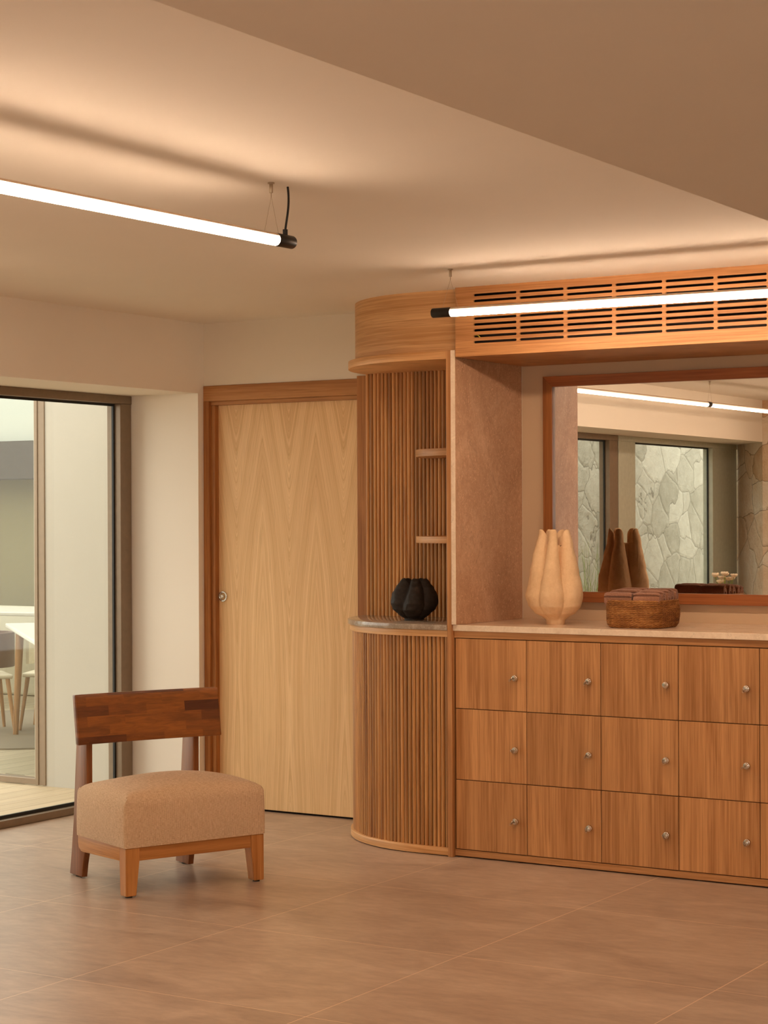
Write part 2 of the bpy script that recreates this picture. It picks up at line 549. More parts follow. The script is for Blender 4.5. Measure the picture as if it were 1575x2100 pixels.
class MB:
    def __init__(self):
        self.bm = bmesh.new()

    def box(self, x0, x1, y0, y1, z0, z1, bev=0.0, seg=2):
        b = bmesh.new()
        bmesh.ops.create_cube(b, size=1)
        for v in b.verts:
            v.co = Vector(((x0 + x1) / 2 + v.co.x * (x1 - x0), (y0 + y1) / 2 + v.co.y * (y1 - y0), (z0 + z1) / 2 + v.co.z * (z1 - z0)))
        if bev > 0:
            bmesh.ops.bevel(b, geom=b.edges[:], offset=bev, segments=seg, affect='EDGES', profile=0.5)
        self.merge(b)
        return self

    def merge(self, b, M=None):
        if M is not None:
            bmesh.ops.transform(b, matrix=M, verts=b.verts)
        me = bpy.data.meshes.new('tmp')
        b.to_mesh(me)
        b.free()
        self.bm.from_mesh(me)
        bpy.data.meshes.remove(me)

    def cyl(self, p0, p1, r0, r1=None, seg=20, bev=0.0):
        r1 = r0 if r1 is None else r1
        p0, p1 = Vector(p0), Vector(p1)
        d = p1 - p0
        b = bmesh.new()
        bmesh.ops.create_cone(b, cap_ends=True, segments=seg, radius1=r0, radius2=r1, depth=d.length)
        if bev > 0:
            es = [e for e in b.edges if len(e.link_faces) == 2 and any(len(f.verts) > 4 for f in e.link_faces)]
            bmesh.ops.bevel(b, geom=es, offset=bev, segments=2, affect='EDGES', profile=0.5)
        q = d.to_track_quat('Z', 'Y').to_matrix().to_4x4()
        self.merge(b, Matrix.Translation((p0 + p1) / 2) @ q)
        return self

    def prism(self, poly, z0, z1, M=None, bev=0.0):
        """poly: 2D points (x, y) extruded from z0 to z1."""
        b = bmesh.new()
        lo = [b.verts.new((x, y, z0)) for x, y in poly]
        hi = [b.verts.new((x, y, z1)) for x, y in poly]
        n = len(poly)
        b.faces.new(lo[::-1])
        b.faces.new(hi)
        for i in range(n):
            b.faces.new((lo[i], lo[(i + 1) % n], hi[(i + 1) % n], hi[i]))
        bmesh.ops.recalc_face_normals(b, faces=b.faces)
        if bev > 0:
            es = [e for e in b.edges if abs(e.verts[0].co.z - e.verts[1].co.z) < 1e-6]
            bmesh.ops.bevel(b, geom=es, offset=bev, segments=2, affect='EDGES', profile=0.5)
        self.merge(b, M)
        return self

    def lathe(self, prof, seg=32, at=(0, 0, 0)):
        b = bmesh.new()
        rings = []
        for r, z in prof:
            rings.append([b.verts.new((at[0] + r * math.cos(2 * PI * i / seg), at[1] + r * math.sin(2 * PI * i / seg), at[2] + z)) for i in range(seg)])
        for a, c in zip(rings, rings[1:]):
            for i in range(seg):
                b.faces.new((a[i], a[(i + 1) % seg], c[(i + 1) % seg], c[i]))
        b.faces.new(rings[0][::-1])
        b.faces.new(rings[-1])
        bmesh.ops.remove_doubles(b, verts=b.verts, dist=1e-6)
        bmesh.ops.recalc_face_normals(b, faces=b.faces)
        self.merge(b)
        return self

    def tube(self, pts, r, seg=10):
        pts = [Vector(p) for p in pts]
        b = bmesh.new()
        rings = []
        up = Vector((0.13, 0.21, 0.97)).normalized()
        for i, p in enumerate(pts):
            d = (pts[min(i + 1, len(pts) - 1)] - pts[max(i - 1, 0)]).normalized()
            u = d.cross(up)
            if u.length < 1e-3:
                u = d.cross(Vector((1, 0, 0)))
            u.normalize()
            w = d.cross(u)
            rr = r(i / (len(pts) - 1)) if callable(r) else r
            rings.append([b.verts.new(p + (u * math.cos(2 * PI * k / seg) + w * math.sin(2 * PI * k / seg)) * rr) for k in range(seg)])
        for a, c in zip(rings, rings[1:]):
            for i in range(seg):
                b.faces.new((a[i], a[(i + 1) % seg], c[(i + 1) % seg], c[i]))
        b.faces.new(rings[0][::-1])
        b.faces.new(rings[-1])
        bmesh.ops.recalc_face_normals(b, faces=b.faces)
        self.merge(b)
        return self

    def build(self, name, mat, parent=None, smooth=None, label=None):
        me = bpy.data.meshes.new(name)
        self.bm.to_mesh(me)
        self.bm.free()
        me.materials.append(MATS[mat])
        if smooth is not None:
            me.polygons.foreach_set('use_smooth', [True] * len(me.polygons))
            try:
                me.set_sharp_from_angle(angle=math.radians(smooth))
            except Exception:
                pass
        o = bpy.data.objects.new(name, me)
        COL.objects.link(o)
        if parent is not None:
            o.parent = parent
        if label:
            o['label'] = label
        return o


def face_material(o, mat):
    """front faces of a slab take a second, paler stone"""
    o.data.materials.append(MATS[mat])
    for p in o.data.polygons:
        if p.normal.y < -0.9:
            p.material_index = 1


def thing(name, label, cat, loc=(0, 0, 0), rz=0.0, group=None):
    o = bpy.data.objects.new(name, None)
    o.empty_display_size = 0.05
    COL.objects.link(o)
    o.location = loc
    o.rotation_euler = (0, 0, rz)
    return tag(o, label, cat, group)


def tag(o, label, cat, group=None):
    o['label'] = label
    o['category'] = cat
    if group:
        o['group'] = group
    return o


def struct(o, label=None, cat=None):
    o['kind'] = 'structure'
    if label:
        o['label'] = label
    if cat:
        o['category'] = cat
    return o


def rebase(o, loc):
    """Move a world-built mesh's origin to loc."""
    o.data.transform(Matrix.Translation(-Vector(loc)))
    o.location = loc
    return o


# ------------------------------------------------------------------ measures of the place
ZC = 2.4195          # ceiling
ZW = 2.070           # window head
XR = -0.42           # plane of the glazing
WALL_X = 3.84        # right end of the niche
YF = -0.591          # locker fronts
BEAM_X, BEAM_Z = 4.09, 2.20
ROOM_X, ROOM_Y = 8.6, -10.6

# ------------------------------------------------------------------ setting
fl = MB().box(-0.42, ROOM_X, ROOM_Y, 0.30, -0.08, 0.0).build('floor', 'floor_tile')
struct(fl, 'large square brown-grey stone floor tiles with thin pale joints', 'floor')
ce = MB().box(-0.6, ROOM_X, ROOM_Y, 0.45, ZC, ZC + 0.15).build('ceiling', 'plaster_ceiling')
struct(ce, 'smooth cream plaster ceiling above the two tube lights', 'ceiling')
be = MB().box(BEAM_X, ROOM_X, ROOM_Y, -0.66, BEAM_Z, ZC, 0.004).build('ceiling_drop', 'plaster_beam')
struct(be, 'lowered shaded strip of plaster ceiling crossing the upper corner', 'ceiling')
wl = MB()
wl.box(-0.58, 0.0, -8.30, 0.20, ZW, ZC)
wl.box(-0.58, 0.0, -0.049, 0.20, -0.02, ZW)
struct(wl.build('wall_left', 'plaster_wall'), 'cream plaster wall with deep reveal around the big window', 'wall')
wb = MB()
wb.box(0.955, WALL_X + 0.6, 0.0, 0.16, -0.02, ZC)
wb.box(0.0, 0.955, 0.0, 0.16, 2.108, ZC)
struct(wb.build('wall_back', 'plaster_back'), 'plain beige plaster wall over the oak door and behind the mirror', 'wall')
plaster('plaster_niche_shade', srgb(198, 172, 142))  # back-wall paint darkened; the niche's dimmer light is put into the colour
struct(MB().box(1.7925, WALL_X, -0.0012, 0.0, 0.98, 2.14).build('wall_niche', 'plaster_niche_shade'), 'shade-toned beige plaster back of the niche around the mirror', 'wall')
wr = MB().box(WALL_X, WALL_X + 0.6, -0.64, 0.0, 0.0, ZC).build('wall_right', 'plaster_wall')
struct(wr)
struct(MB().box(ROOM_X, ROOM_X + 0.15, ROOM_Y, 0.45, 0, ZC).build('wall_east', 'plaster_wall'))
struct(MB().box(WALL_X + 0.6, ROOM_X, 0.0, 0.16, 0, ZC).build('wall_north', 'plaster_wall'))
wq = MB()
wq.box(-0.6, 4.3, ROOM_Y - 0.15, ROOM_Y, 0, ZC)
wq.box(7.9, ROOM_X, ROOM_Y - 0.15, ROOM_Y, 0, ZC)
wq.box(4.3, 7.9, ROOM_Y - 0.15, ROOM_Y, 2.1, ZC)  # opening added behind the viewer to let in fill daylight
struct(wq.build('wall_rear', 'plaster_wall'))
# rough stone wall that closes the glazing, seen in the mirror
sw = MB().prism([(-0.62, -8.52), (-0.42, -8.30), (0.0, -7.80), (2.6, -7.80), (2.6, -8.2), (-0.2, -8.9)], 0.0, ZC)
struct(sw.build('wall_stone', 'room_rubble'), 'warm rubble stone wall reflected at the right of the mirror', 'wall')

# ------------------------------------------------------------------ glazing on the left


def glazing(name, y0, y1, stiles, label, mat):
    """y0 < y1; stiles: list of (ya, yb) uprights. Head, sill, uprights, gasket and one pane."""
    w = bpy.data.objects.new(name, None)
    COL.objects.link(w)
    w.location = (XR, y1, 0)
    struct(w, label, 'window')
    m = MB()
    m.box(-0.09, 0.0, y0 - y1, 0.0, ZW - 0.042, ZW, 0.003)
    m.box(-0.09, 0.0, y0 - y1, 0.0, 0.0, 0.036, 0.003)
    for a, c in stiles:
        m.box(-0.09, -0.001, a - y1, c - y1, 0.036, ZW - 0.042, 0.003)
    m.build('window_frame', mat, w)
    edges = sorted([v for s in stiles for v in s])
    ins = list(zip(edges[1::2], edges[2::2]))
    for a, c in ins:
        g = MB()
        g.box(-0.052, -0.040, a - y1, c - y1, 0.036, 0.052)
        g.box(-0.052, -0.040, a - y1, c - y1, ZW - 0.054, ZW - 0.042)
        g.box(-0.052, -0.040, a - y1, a - y1 + 0.010, 0.052, ZW - 0.054)
        g.box(-0.052, -0.040, c - y1 - 0.010, c - y1, 0.052, ZW - 0.054)
        g.build('gasket', 'rubber', w, label='black rubber gasket')
        p = MB().box(-0.058, -0.053, a - y1 + 0.002, c - y1 - 0.002, 0.038, ZW - 0.044)
        p.build('glass_pane', 'window_glass', w, label='clear glass pane')
    return w


glazing('window_1', -5.84, -0.051, [(-0.140, -0.055), (-2.98, -2.90), (-5.84, -5.69)],
        'tall fixed window in a bronze frame behind the chair', 'bronze_frame')
glazing('window_2', -8.30, -5.85, [(-6.16, -5.85), (-8.29, -7.74)],
        'tall grey-framed window reflected in the mirror', 'grey_frame')

# ------------------------------------------------------------------ outside
dk = MB().box(-9.0, -0.42, -19.0, 0.215, -0.09, -0.004).build('floor_deck', 'deck_boards')
struct(dk, 'pale timber deck outside the big window', 'floor')
ow = MB()
ow.box(-1.235, -0.58, 0.208, 0.50, -0.09, 3.0)
ow.box(-4.4, -1.235, 0.208, 0.50, 2.32, 3.0)
ow.box(-9.0, -4.4, 0.208, 0.50, -0.09, 3.0)
struct(ow.build('wall_outside', 'render_outside'), 'sunless cream rendered wall outside the window', 'wall')
w3 = bpy.data.objects.new('window_3', None)
COL.objects.link(w3)
w3.location = (-1.235, 0.20, 0)
struct(w3, 'sliding glass door of the neighbouring dining room', 'window')
m = MB()
m.box(-0.068, 0.0, 0.0, 0.07, 0, 2.32, 0.003)
m.box(-0.068, -0.046, -0.006, 0.0, 0, 2.32, 0.002)
m.box(-3.16, -0.068, 0.0, 0.07, 0.0, 0.034, 0.003)
m.box(-3.16, -0.068, 0.0, 0.07, 2.26, 2.32, 0.003)
m.box(-3.16, -3.10, 0.0, 0.07, 0.034, 2.26, 0.003)
m.build('window_frame', 'bronze_frame', w3)
MB().box(-0.078, -0.068, 0.004, 0.012, 0.034, 2.26).build('glazing_bead', 'stair_pale', w3)
MB().box(-3.10, -0.070, 0.030, 0.036, 0.034, 2.26).build('glass_pane', 'window_glass', w3)
gw = MB().box(-2.5, -2.05, -19.0, -3.1, -0.09, 3.3).build('wall_garden', 'garden_rubble')
struct(gw, 'pale rubble garden wall seen through the reflected window', 'wall')

# dining room behind the sliding door
struct(MB().box(-9.5, -0.58, 0.50, 6.2, -0.09, -0.004).build('floor_dining', 'cafe_floor'))
struct(MB().box(-9.5, -0.58, 5.2, 5.35, 0.0, 2.0).build('wall_dining', 'olive_wall'))
struct(MB().box(-9.5, -0.58, 4.90, 5.2, 1.80, 2.13).build('trim_1', 'dark_band'))
struct(MB().box(-9.5, -0.58, 5.0, 5.35, 2.13, 3.3).build('wall_dining_sky_standin', 'plaster_grey'))  # added grey sheet standing in for the bright sky band above the trim
struct(MB().box(-0.70, -0.58, 0.5, 5.35, 0.0, 2.9).build('wall_dining_side', 'olive_wall'))


def cafe_chair(loc, rz, label, shell):
    c = thing('dining_chair', label, 'chair', loc, rz, 'dining chairs behind the glass door')
    c.scale = (0.84, 0.84, 0.84)
    MB().box(-0.22, 0.22, -0.21, 0.22, 0.43, 0.465, 0.014, 3).build('seat', 'pale_shell', c)
    # curved shell back
    poly_o = [(0.25 * math.cos(a), -0.02 - 0.24 * math.sin(a)) for a in [PI * k / 16 for k in range(17)]]
    poly_i = [(0.225 * math.cos(a), -0.02 - 0.215 * math.sin(a)) for a in [PI * (16 - k) / 16 for k in range(17)]]
    MB().prism(poly_o + poly_i, 0.52, 0.80, bev=0.006).build('backrest', shell, c, 40)
    for sx, sy in ((-1, -1), (1, -1), (-1, 1), (1, 1)):
        MB().cyl((sx * 0.18, sy * 0.17, 0.44), (sx * 0.235, sy * 0.22, 0.0), 0.019, 0.013).build('leg', 'cafe_wood', c, 40)
    return c


def cafe_table(loc, rz, label, w, d):
    t_ = thing('dining_table', label, 'table', loc, rz, 'dining tables behind the glass door')
    MB().box(-w / 2, w / 2, -d / 2, d / 2, 0.712, 0.742, 0.008).build('tabletop', 'white_top', t_)
    for sx in (-1, 1):
        for sy in (-1, 1):
            MB().cyl((sx * (w / 2 - .09), sy * (d / 2 - .09), 0.715), (sx * (w / 2 - .06), sy * (d / 2 - .06), 0), 0.028, 0.018).build('leg', 'cafe_wood', t_, 40)


# table edge measured through the glass from (-3.19, 1.99) to (-1.60, 0.54)
cafe_table((-2.09, 1.60, 0.007), math.atan2(-1.45, 1.59), 'white-topped dining table whose corner points left behind the glass door', 2.05, 0.9)
cafe_table((-4.9, 3.6, -0.004), 0.2, 'white-topped dining table farther back, at the olive wall', 1.6, 0.8)
cafe_chair((-3.42, 2.02, 0.0065), 2.5, 'brown-backed dining chair at the left corner of the white table', 'brown_shell')
cafe_chair((-3.12, 2.42, 0.0065), 3.6, 'pale-backed dining chair at the far side of the white table', 'pale_shell')
cafe_chair((-4.15, 2.55, 0.0065), 0.9, 'brown-backed dining chair standing farther into the dining room', 'brown_shell')
tag(MB().prism([(-3.3 + 1.25 * math.cos(2 * PI * k / 40), 2.35 + 1.25 * math.sin(2 * PI * k / 40)) for k in range(40)], -0.004, 0.006)
    .build('round_rug', 'rug_grey'), 'round dark grey rug under the dining room chairs', 'rug')
tag(MB().box(-6.6, -3.4, 4.2, 4.8, 0.0, 0.70, 0.02).build('bench_seat', 'stair_pale'), 'long pale bench along the olive wall of the dining room', 'bench')

# ------------------------------------------------------------------ oak door
dr = bpy.data.objects.new('door_1', None)
COL.objects.link(dr)
dr.location = (0, 0, 0)
struct(dr, 'tall flush oak sliding door beside the curved cabinet', 'door')
MB().box(0.001, 0.036, -0.008, 0.12, 0, 2.0295, 0.002).box(0.0362, 0.060, 0.008, 0.12, 0, 2.0095, 0.002).build('door_jamb', 'oak_casing', dr)
MB().box(0.001, 0.9135, -0.008, 0.12, 2.030, 2.107, 0.002).box(0.0362, 0.9135, 0.008, 0.12, 2.010, 2.0298, 0.002).build('door_head', 'oak_casing_level', dr)
MB().box(0.914, 0.9545, 0.0, 0.12, 0, 2.107).box(0.914, 0.985, -0.012, -0.0005, 0, 2.120, 0.002).build('door_jamb', 'oak_casing', dr)
lf = MB().box(0.040, 0.93, 0.040, 0.078, 0.010, 2.018, 0.001).build('door_leaf', 'oak_door_veneer', dr, label='pale oak veneer leaf with pointed grain')
MB().box(0.0, 0.95, 0.05, 0.13, 0.0, 0.008).build('threshold_gap', 'shadow_gap', dr)
pl = MB()
LX, LZ = 0.084, 1.056
M = Matrix.Translation((LX, 0.040, LZ)) @ Matrix.Rotation(PI / 2, 4, 'X')
b = MB().lathe([(0.0165, -0.001), (0.0165, 0.002), (0.020, 0.006), (0.025, 0.006), (0.0275, 0.003), (0.0275, -0.001)], 36)
b2 = bmesh.new(); me_ = bpy.data.meshes.new('t'); b.bm.to_mesh(me_); b2.from_mesh(me_); bpy.data.meshes.remove(me_)
pl.merge(b2, M)
lk = pl.build('flush_pull', 'chrome', lf, 40, label='round chrome flush pull')
q = MB().cyl((LX, 0.041, LZ), (LX, 0.031, LZ), 0.0085, seg=20, bev=0.001)
q.box(LX - 0.0025, LX + 0.0025, 0.024, 0.032, LZ - 0.008, LZ + 0.008, 0.001)
q.build('thumb_turn', 'chrome', lf, 40)

# ------------------------------------------------------------------ curved slatted unit
XC = 1.58            # centre of the curved end on the back wall
XP = 1.746           # divider panel's left face


def d_outline(r, n=36, x1=XP, yb=0.0):
    pts = [(XC + 0 * r - r * math.cos(a), yb - r * math.sin(a) * 1.0) for a in [PI / 2 * k / n for k in range(n + 1)]]
    return pts + [(x1, -r), (x1, yb)]


ut = thing('curved_cabinet', 'low rounded oak cabinet wrapped in vertical half-round slats', 'cabinet', (XC, -0.002, 0))


def loc_poly(r, off=0.0):
    return [(x - XC, y) for x, y in d_outline(r, yb=-off)]


MB().prism([(x, y - 0.0) for x, y in loc_poly(0.585, 0.0)], 0.0, 0.004).build('recessed_foot', 'shadow_gap', ut)
MB().prism(loc_poly(0.602), 0.004, 0.036, bev=0.0015).build('plinth', 'oak_light_level', ut, 30)
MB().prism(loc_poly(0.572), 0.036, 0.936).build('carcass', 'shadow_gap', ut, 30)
MB().prism(loc_poly(0.602), 0.936, 0.9645, bev=0.0015).build('top_band', 'oak_light_level', ut, 30)


def slat_mesh(h, r=0.0089):
    b = MB()
    n = 10
    poly = [(r * math.cos(PI + PI * k / n), r * 1.25 * math.sin(PI + PI * k / n)) for k in range(n + 1)]
    poly += [(r, 0.006), (-r, 0.006)]
    b.prism(poly, 0, h)
    return b


PITCH = 0.0206
proto = slat_mesh(0.900).build('slat', 'oak_slat', ut, 60)
first = True
s = 0.012
RS = 0.5805
arc = RS * PI / 2
while s < arc + (XP - XC) - 0.006:
    o = proto if first else proto.copy()
    if not first:
        COL.objects.link(o)
        o.parent = ut
    first = False
    if s < arc:
        a = s / RS
        o.location = (-RS * math.cos(a), -RS * math.sin(a), 0.036)
        o.rotation_euler = (0, 0, a - PI / 2)
    else:
        o.location = (s - arc, -RS, 0.036)
        o.rotation_euler = (0, 0, 0)
    s += PITCH
ct = MB().prism([(x - XC, y) for x, y in d_outline(0.613)], 0.9645, 0.9875, bev=0.002).build('stone_counter', 'grey_marble', None, 30)
ct.location = (XC, 0, 0)
tag(ct, 'grey polished stone top with rounded end under the black vase', 'counter')

sp_ = thing('slatted_wall_panel', 'tall wall panel of vertical oak slats behind the black vase', 'wall panel', (0.988, -0.002, 0.9875))
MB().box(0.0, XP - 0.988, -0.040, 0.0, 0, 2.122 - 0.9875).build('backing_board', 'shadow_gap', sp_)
proto = slat_mesh(2.122 - 0.9875).build('slat', 'oak_slat', sp_, 60)
x = 0.0105
k = 0
while x < XP - 0.988 - 0.008:
    o = proto if k == 0 else proto.copy()
    if k:
        COL.objects.link(o)
        o.parent = sp_
    o.location = (x, -0.046, 0)
    x += PITCH
    k += 1

# canopy over the slats: disc edge and curved box
cp = thing('curved_canopy', 'rounded oak box with projecting rim under the ceiling', 'canopy', (XC, 0, 2.122))
MB().prism(loc_poly(0.606), 0.0, 0.0350, bev=0.0015).build('rim_board', 'oak_light_level', cp, 30)
pts = [(x - XC, y) for x, y in d_outline(0.574, x1=1.800)]
MB().prism(pts, 0.0355, ZC - 2.122, bev=0.0).build('curved_box', 'oak_light_level', cp, 30)

# two small shelves
for z, zz, lab in ((1.717, 1.750, 'upper'), (1.332, 1.362, 'lower')):
    R = 0.395
    poly = [(-R, 0.0)] + [(-R * math.cos(a) ** 0.8, -0.008 - (R * 0.92) * math.sin(a) ** 0.8) for a in [PI / 2 * k / 24 for k in range(25)]] + [(0, 0)]
    o = MB().prism(poly, 0, zz - z, bev=0.0015).build('wooden_shelf', 'oak_shelf', None, 30)
    o.location = (XP, -0.055, z)
    tag(o, 'small rounded oak shelf on the slats, the %s of the two' % lab, 'shelf', 'small shelves on the slatted panel')

# upright divider: oak board and stone slab
o = MB().box(0, 0.022, -0.610, -0.002, 0, 2.157, 0.0015).build('divider_board', 'oak_upright')
o.location = (XP + 0.0003, 0, 0)
tag(o, 'narrow full-height oak board between slatted unit and lockers', 'panel')
o = MB().box(0, 0.0225, -0.610, -0.002, 0, 2.157 - 0.989, 0.001).build('stone_slab', 'travertine_panel')
face_material(o, 'limestone_edge')
o.location = (XP + 0.0226, 0, 0.989)
tag(o, 'brown mottled travertine slab at the left side of the niche', 'panel')

# ------------------------------------------------------------------ lockers
NX, W = 6, 0.3401
LX0 = 1.770
lc = thing('locker_cabinet', 'long oak cabinet of square lockers with chrome locks', 'cabinet', (LX0, YF, 0))
MB().box(0, WALL_X - LX0 - .002, 0.030, 0.585, 0.006, 0.9335).build('carcass', 'shadow_gap', lc)
MB().box(0.0, WALL_X - LX0 - .002, 0.03, 0.55, 0.0, 0.006).build('recessed_foot', 'shadow_gap', lc)
MB().box(0, WALL_X - LX0 - .002, 0.0, 0.030, 0.006, 0.0325, 0.001).build('plinth', 'oak_level', lc)
MB().box(0, WALL_X - LX0 - .002, 0.0, 0.030, 0.9335, 0.9620, 0.001).build('top_rail', 'oak_level', lc)
ZR = [0.0342, 0.3300, 0.6325, 0.9320]
G = 0.0016
MB().box(NX * W + 0.007, WALL_X - LX0 - .002, 0.002, 0.022, 0.0342, 0.932).build('filler_strip', 'oak_upright', lc)
pd = None
pk = None
for j in range(3):
    for i in range(NX):
        d = MB().box(G, W - G, 0.0, 0.020, 0, ZR[j + 1] - ZR[j] - 2 * G, 0.0008).build('door', 'oak_upright', lc)
        d.location = (0.005 + i * W, 0.002, ZR[j] + G)
        zc = (ZR[j + 1] - ZR[j]) * 0.46
        xc = W * 0.847
        lock = MB()
        lock.cyl((0, 0.001, 0), (0, -0.012, 0), 0.0136, 0.0130, 24, 0.0012)
        lock.cyl((0, -0.011, 0), (0, -0.019, 0), 0.0114, 0.0106, 24, 0.001)
        lo_ = lock.build('lock', 'chrome', d, 40, label='round chrome cam lock')
        lo_.location = (xc, 0, zc)
        if (i, j) != (2, 2):
            rnd = random.Random(i * 7 + j * 31)
            kb = MB()
            kb.box(-0.0012, 0.0012, -0.030, -0.017, -0.003, 0.003, 0.0005)
            ring = [(0.0075 * math.cos(2 * PI * q / 16), 0.0085 * math.sin(2 * PI * q / 16)) for q in range(16)]
            kb.prism(ring, -0.0011, 0.0011, Matrix.Translation((0, -0.036, -0.001)) @ Matrix.Rotation(PI / 2, 4, 'Y') @ Matrix.Rotation(PI / 2, 4, 'Z'))
            kb.tube([(0.004 * math.sin(2 * PI * q / 12), -0.041, -0.008 + 0.006 * math.cos(2 * PI * q / 12)) for q in range(13)], 0.0008, 6)
            ko = kb.build('key', 'key_metal', d, 40, label='small key left in the lock')
            ko.location = (xc, 0, zc)
            ko.rotation_euler = (0, rnd.uniform(-0.9, 0.9), 0)
cn = MB().box(0, WALL_X - 1.769 - .003, -0.600, -0.002, 0.9625, 0.9885, 0.0015).build('stone_counter', 'limestone_counter')
face_material(cn, 'limestone_edge')
cn.location = (1.769, 0, 0)
tag(cn, 'long beige polished stone counter on top of the lockers', 'counter')

# ------------------------------------------------------------------ slotted grille over the niche


def slotted_panel(w, h, th, slots):
    cu = bpy.data.curves.new('tmp_panel', 'CURVE')
    cu.dimensions = '2D'
    cu.fill_mode = 'BOTH'
    cu.extrude = th / 2

    def ring(pts):
        s_ = cu.splines.new('POLY')
        s_.points.add(len(pts) - 1)
        for p, (x, y) in zip(s_.points, pts):
            p.co = (x, y, 0, 1)
        s_.use_cyclic_u = True
    ring([(0, 0), (w, 0), (w, h), (0, h)])
    for x0, x1, yc, r in slots:
        pts = [(x1 - r + r * math.cos(a), yc + r * math.sin(a)) for a in [-PI / 2 + PI * k / 6 for k in range(7)]]
        pts += [(x0 + r + r * math.cos(a), yc + r * math.sin(a)) for a in [PI / 2 + PI * k / 6 for k in range(7)]]
        ring(pts)
    ob = bpy.data.objects.new('tmp_panel', cu)
    COL.objects.link(ob)
    dg = bpy.context.evaluated_depsgraph_get()
    me = bpy.data.meshes.new_from_object(ob.evaluated_get(dg))
    bpy.data.objects.remove(ob)
    me.transform(Matrix.Rotation(PI / 2, 4, 'X'))
    return me


VX0 = 1.800
vp = thing('vent_panel', 'long horizontal oak air grille with rows of slots above the niche', 'vent', (VX0, -0.62, 2.151))
slots = []
for i in range(9):
    for j in range(9):
        x0 = 1.8875 + i * 0.2184 - VX0
        if x0 + 0.2046 < WALL_X - VX0 - 0.03:
            slots.append((x0, x0 + 0.2046, 2.1842 + j * 0.02478 - 2.151, 0.0053))
me = slotted_panel(WALL_X - VX0 - .003, ZC - 2.151, 0.008, slots)
me.materials.clear()
me.materials.append(MATS['oak_level'])
o = bpy.data.objects.new('slotted_front', me)
COL.objects.link(o)
o.parent = vp
o.location = (0, 0.004, 0)
MB().box(0, WALL_X - VX0 - .003, -0.004, 0.618, -0.026, 0.0, 0.0015).build('soffit_board', 'oak_level', vp)
cav = MB()
cav.box(0, WALL_X - VX0 - .003, 0.16, 0.17, 0.0, ZC - 2.151)
cav.box(0, 0.006, 0.02, 0.16, 0.0, ZC - 2.151)
cav.build('duct_back', 'cavity', vp)
wv = MB().tube([(0.068 + 0.022 * math.cos(a) + 0.026, 0.0115, 0.040 + 0.024 * math.sin(a)) for a in [PI * 1.25 - PI * 1.2 * k / 14 for k in range(15)]], 0.0021, 6)
wv.build('earth_wire', 'earth_yellow', vp, 40, label='thin yellow-green wire behind the slots')

# ------------------------------------------------------------------ mirror
MX0, MX1, MZ0, MZ1 = 1.914, 3.70, 1.069, 2.072
mr = thing('wall_mirror', 'wide wall mirror in a mitred wooden frame above the counter', 'mirror', (MX0, 0, MZ0))
mw, mh = MX1 - MX0, MZ1 - MZ0
fw = 0.046


def frame_piece(corners, name, mat):
    b = bmesh.new()
    lo = [b.verts.new((x, -0.036, z)) for x, z in corners]
    hi = [b.verts.new((x, -0.001, z)) for x, z in corners]
    b.faces.new(lo)
    b.faces.new(hi[::-1])
    for i in range(4):
        b.faces.new((lo[i], hi[i], hi[(i + 1) % 4], lo[(i + 1) % 4]))
    bmesh.ops.recalc_face_normals(b, faces=b.faces)
    bmesh.ops.bevel(b, geom=b.edges[:], offset=0.001, segments=1, affect='EDGES')
    mb = MB()
    mb.merge(b)
    mb.build(name, mat, mr)


frame_piece([(0, 0), (fw, fw), (fw, mh - fw), (0, mh)], 'frame_upright', 'mirror_frame_upright')
frame_piece([(mw, 0), (mw, mh), (mw - fw, mh - fw), (mw - fw, fw)], 'frame_upright', 'mirror_frame_upright')
frame_piece([(0, mh), (fw, mh - fw), (mw - fw, mh - fw), (mw, mh)], 'frame_rail', 'mirror_frame_wood')
frame_piece([(0, 0), (mw, 0), (mw - fw, fw), (fw, fw)], 'frame_rail', 'mirror_frame_wood')
MB().box(fw - .004, mw - fw + .004, -0.020, -0.004, fw - .004, mh - fw + .004).build('mirror_glass', 'mirror_glass', mr, label='silvered glass')

# ------------------------------------------------------------------ tube lights


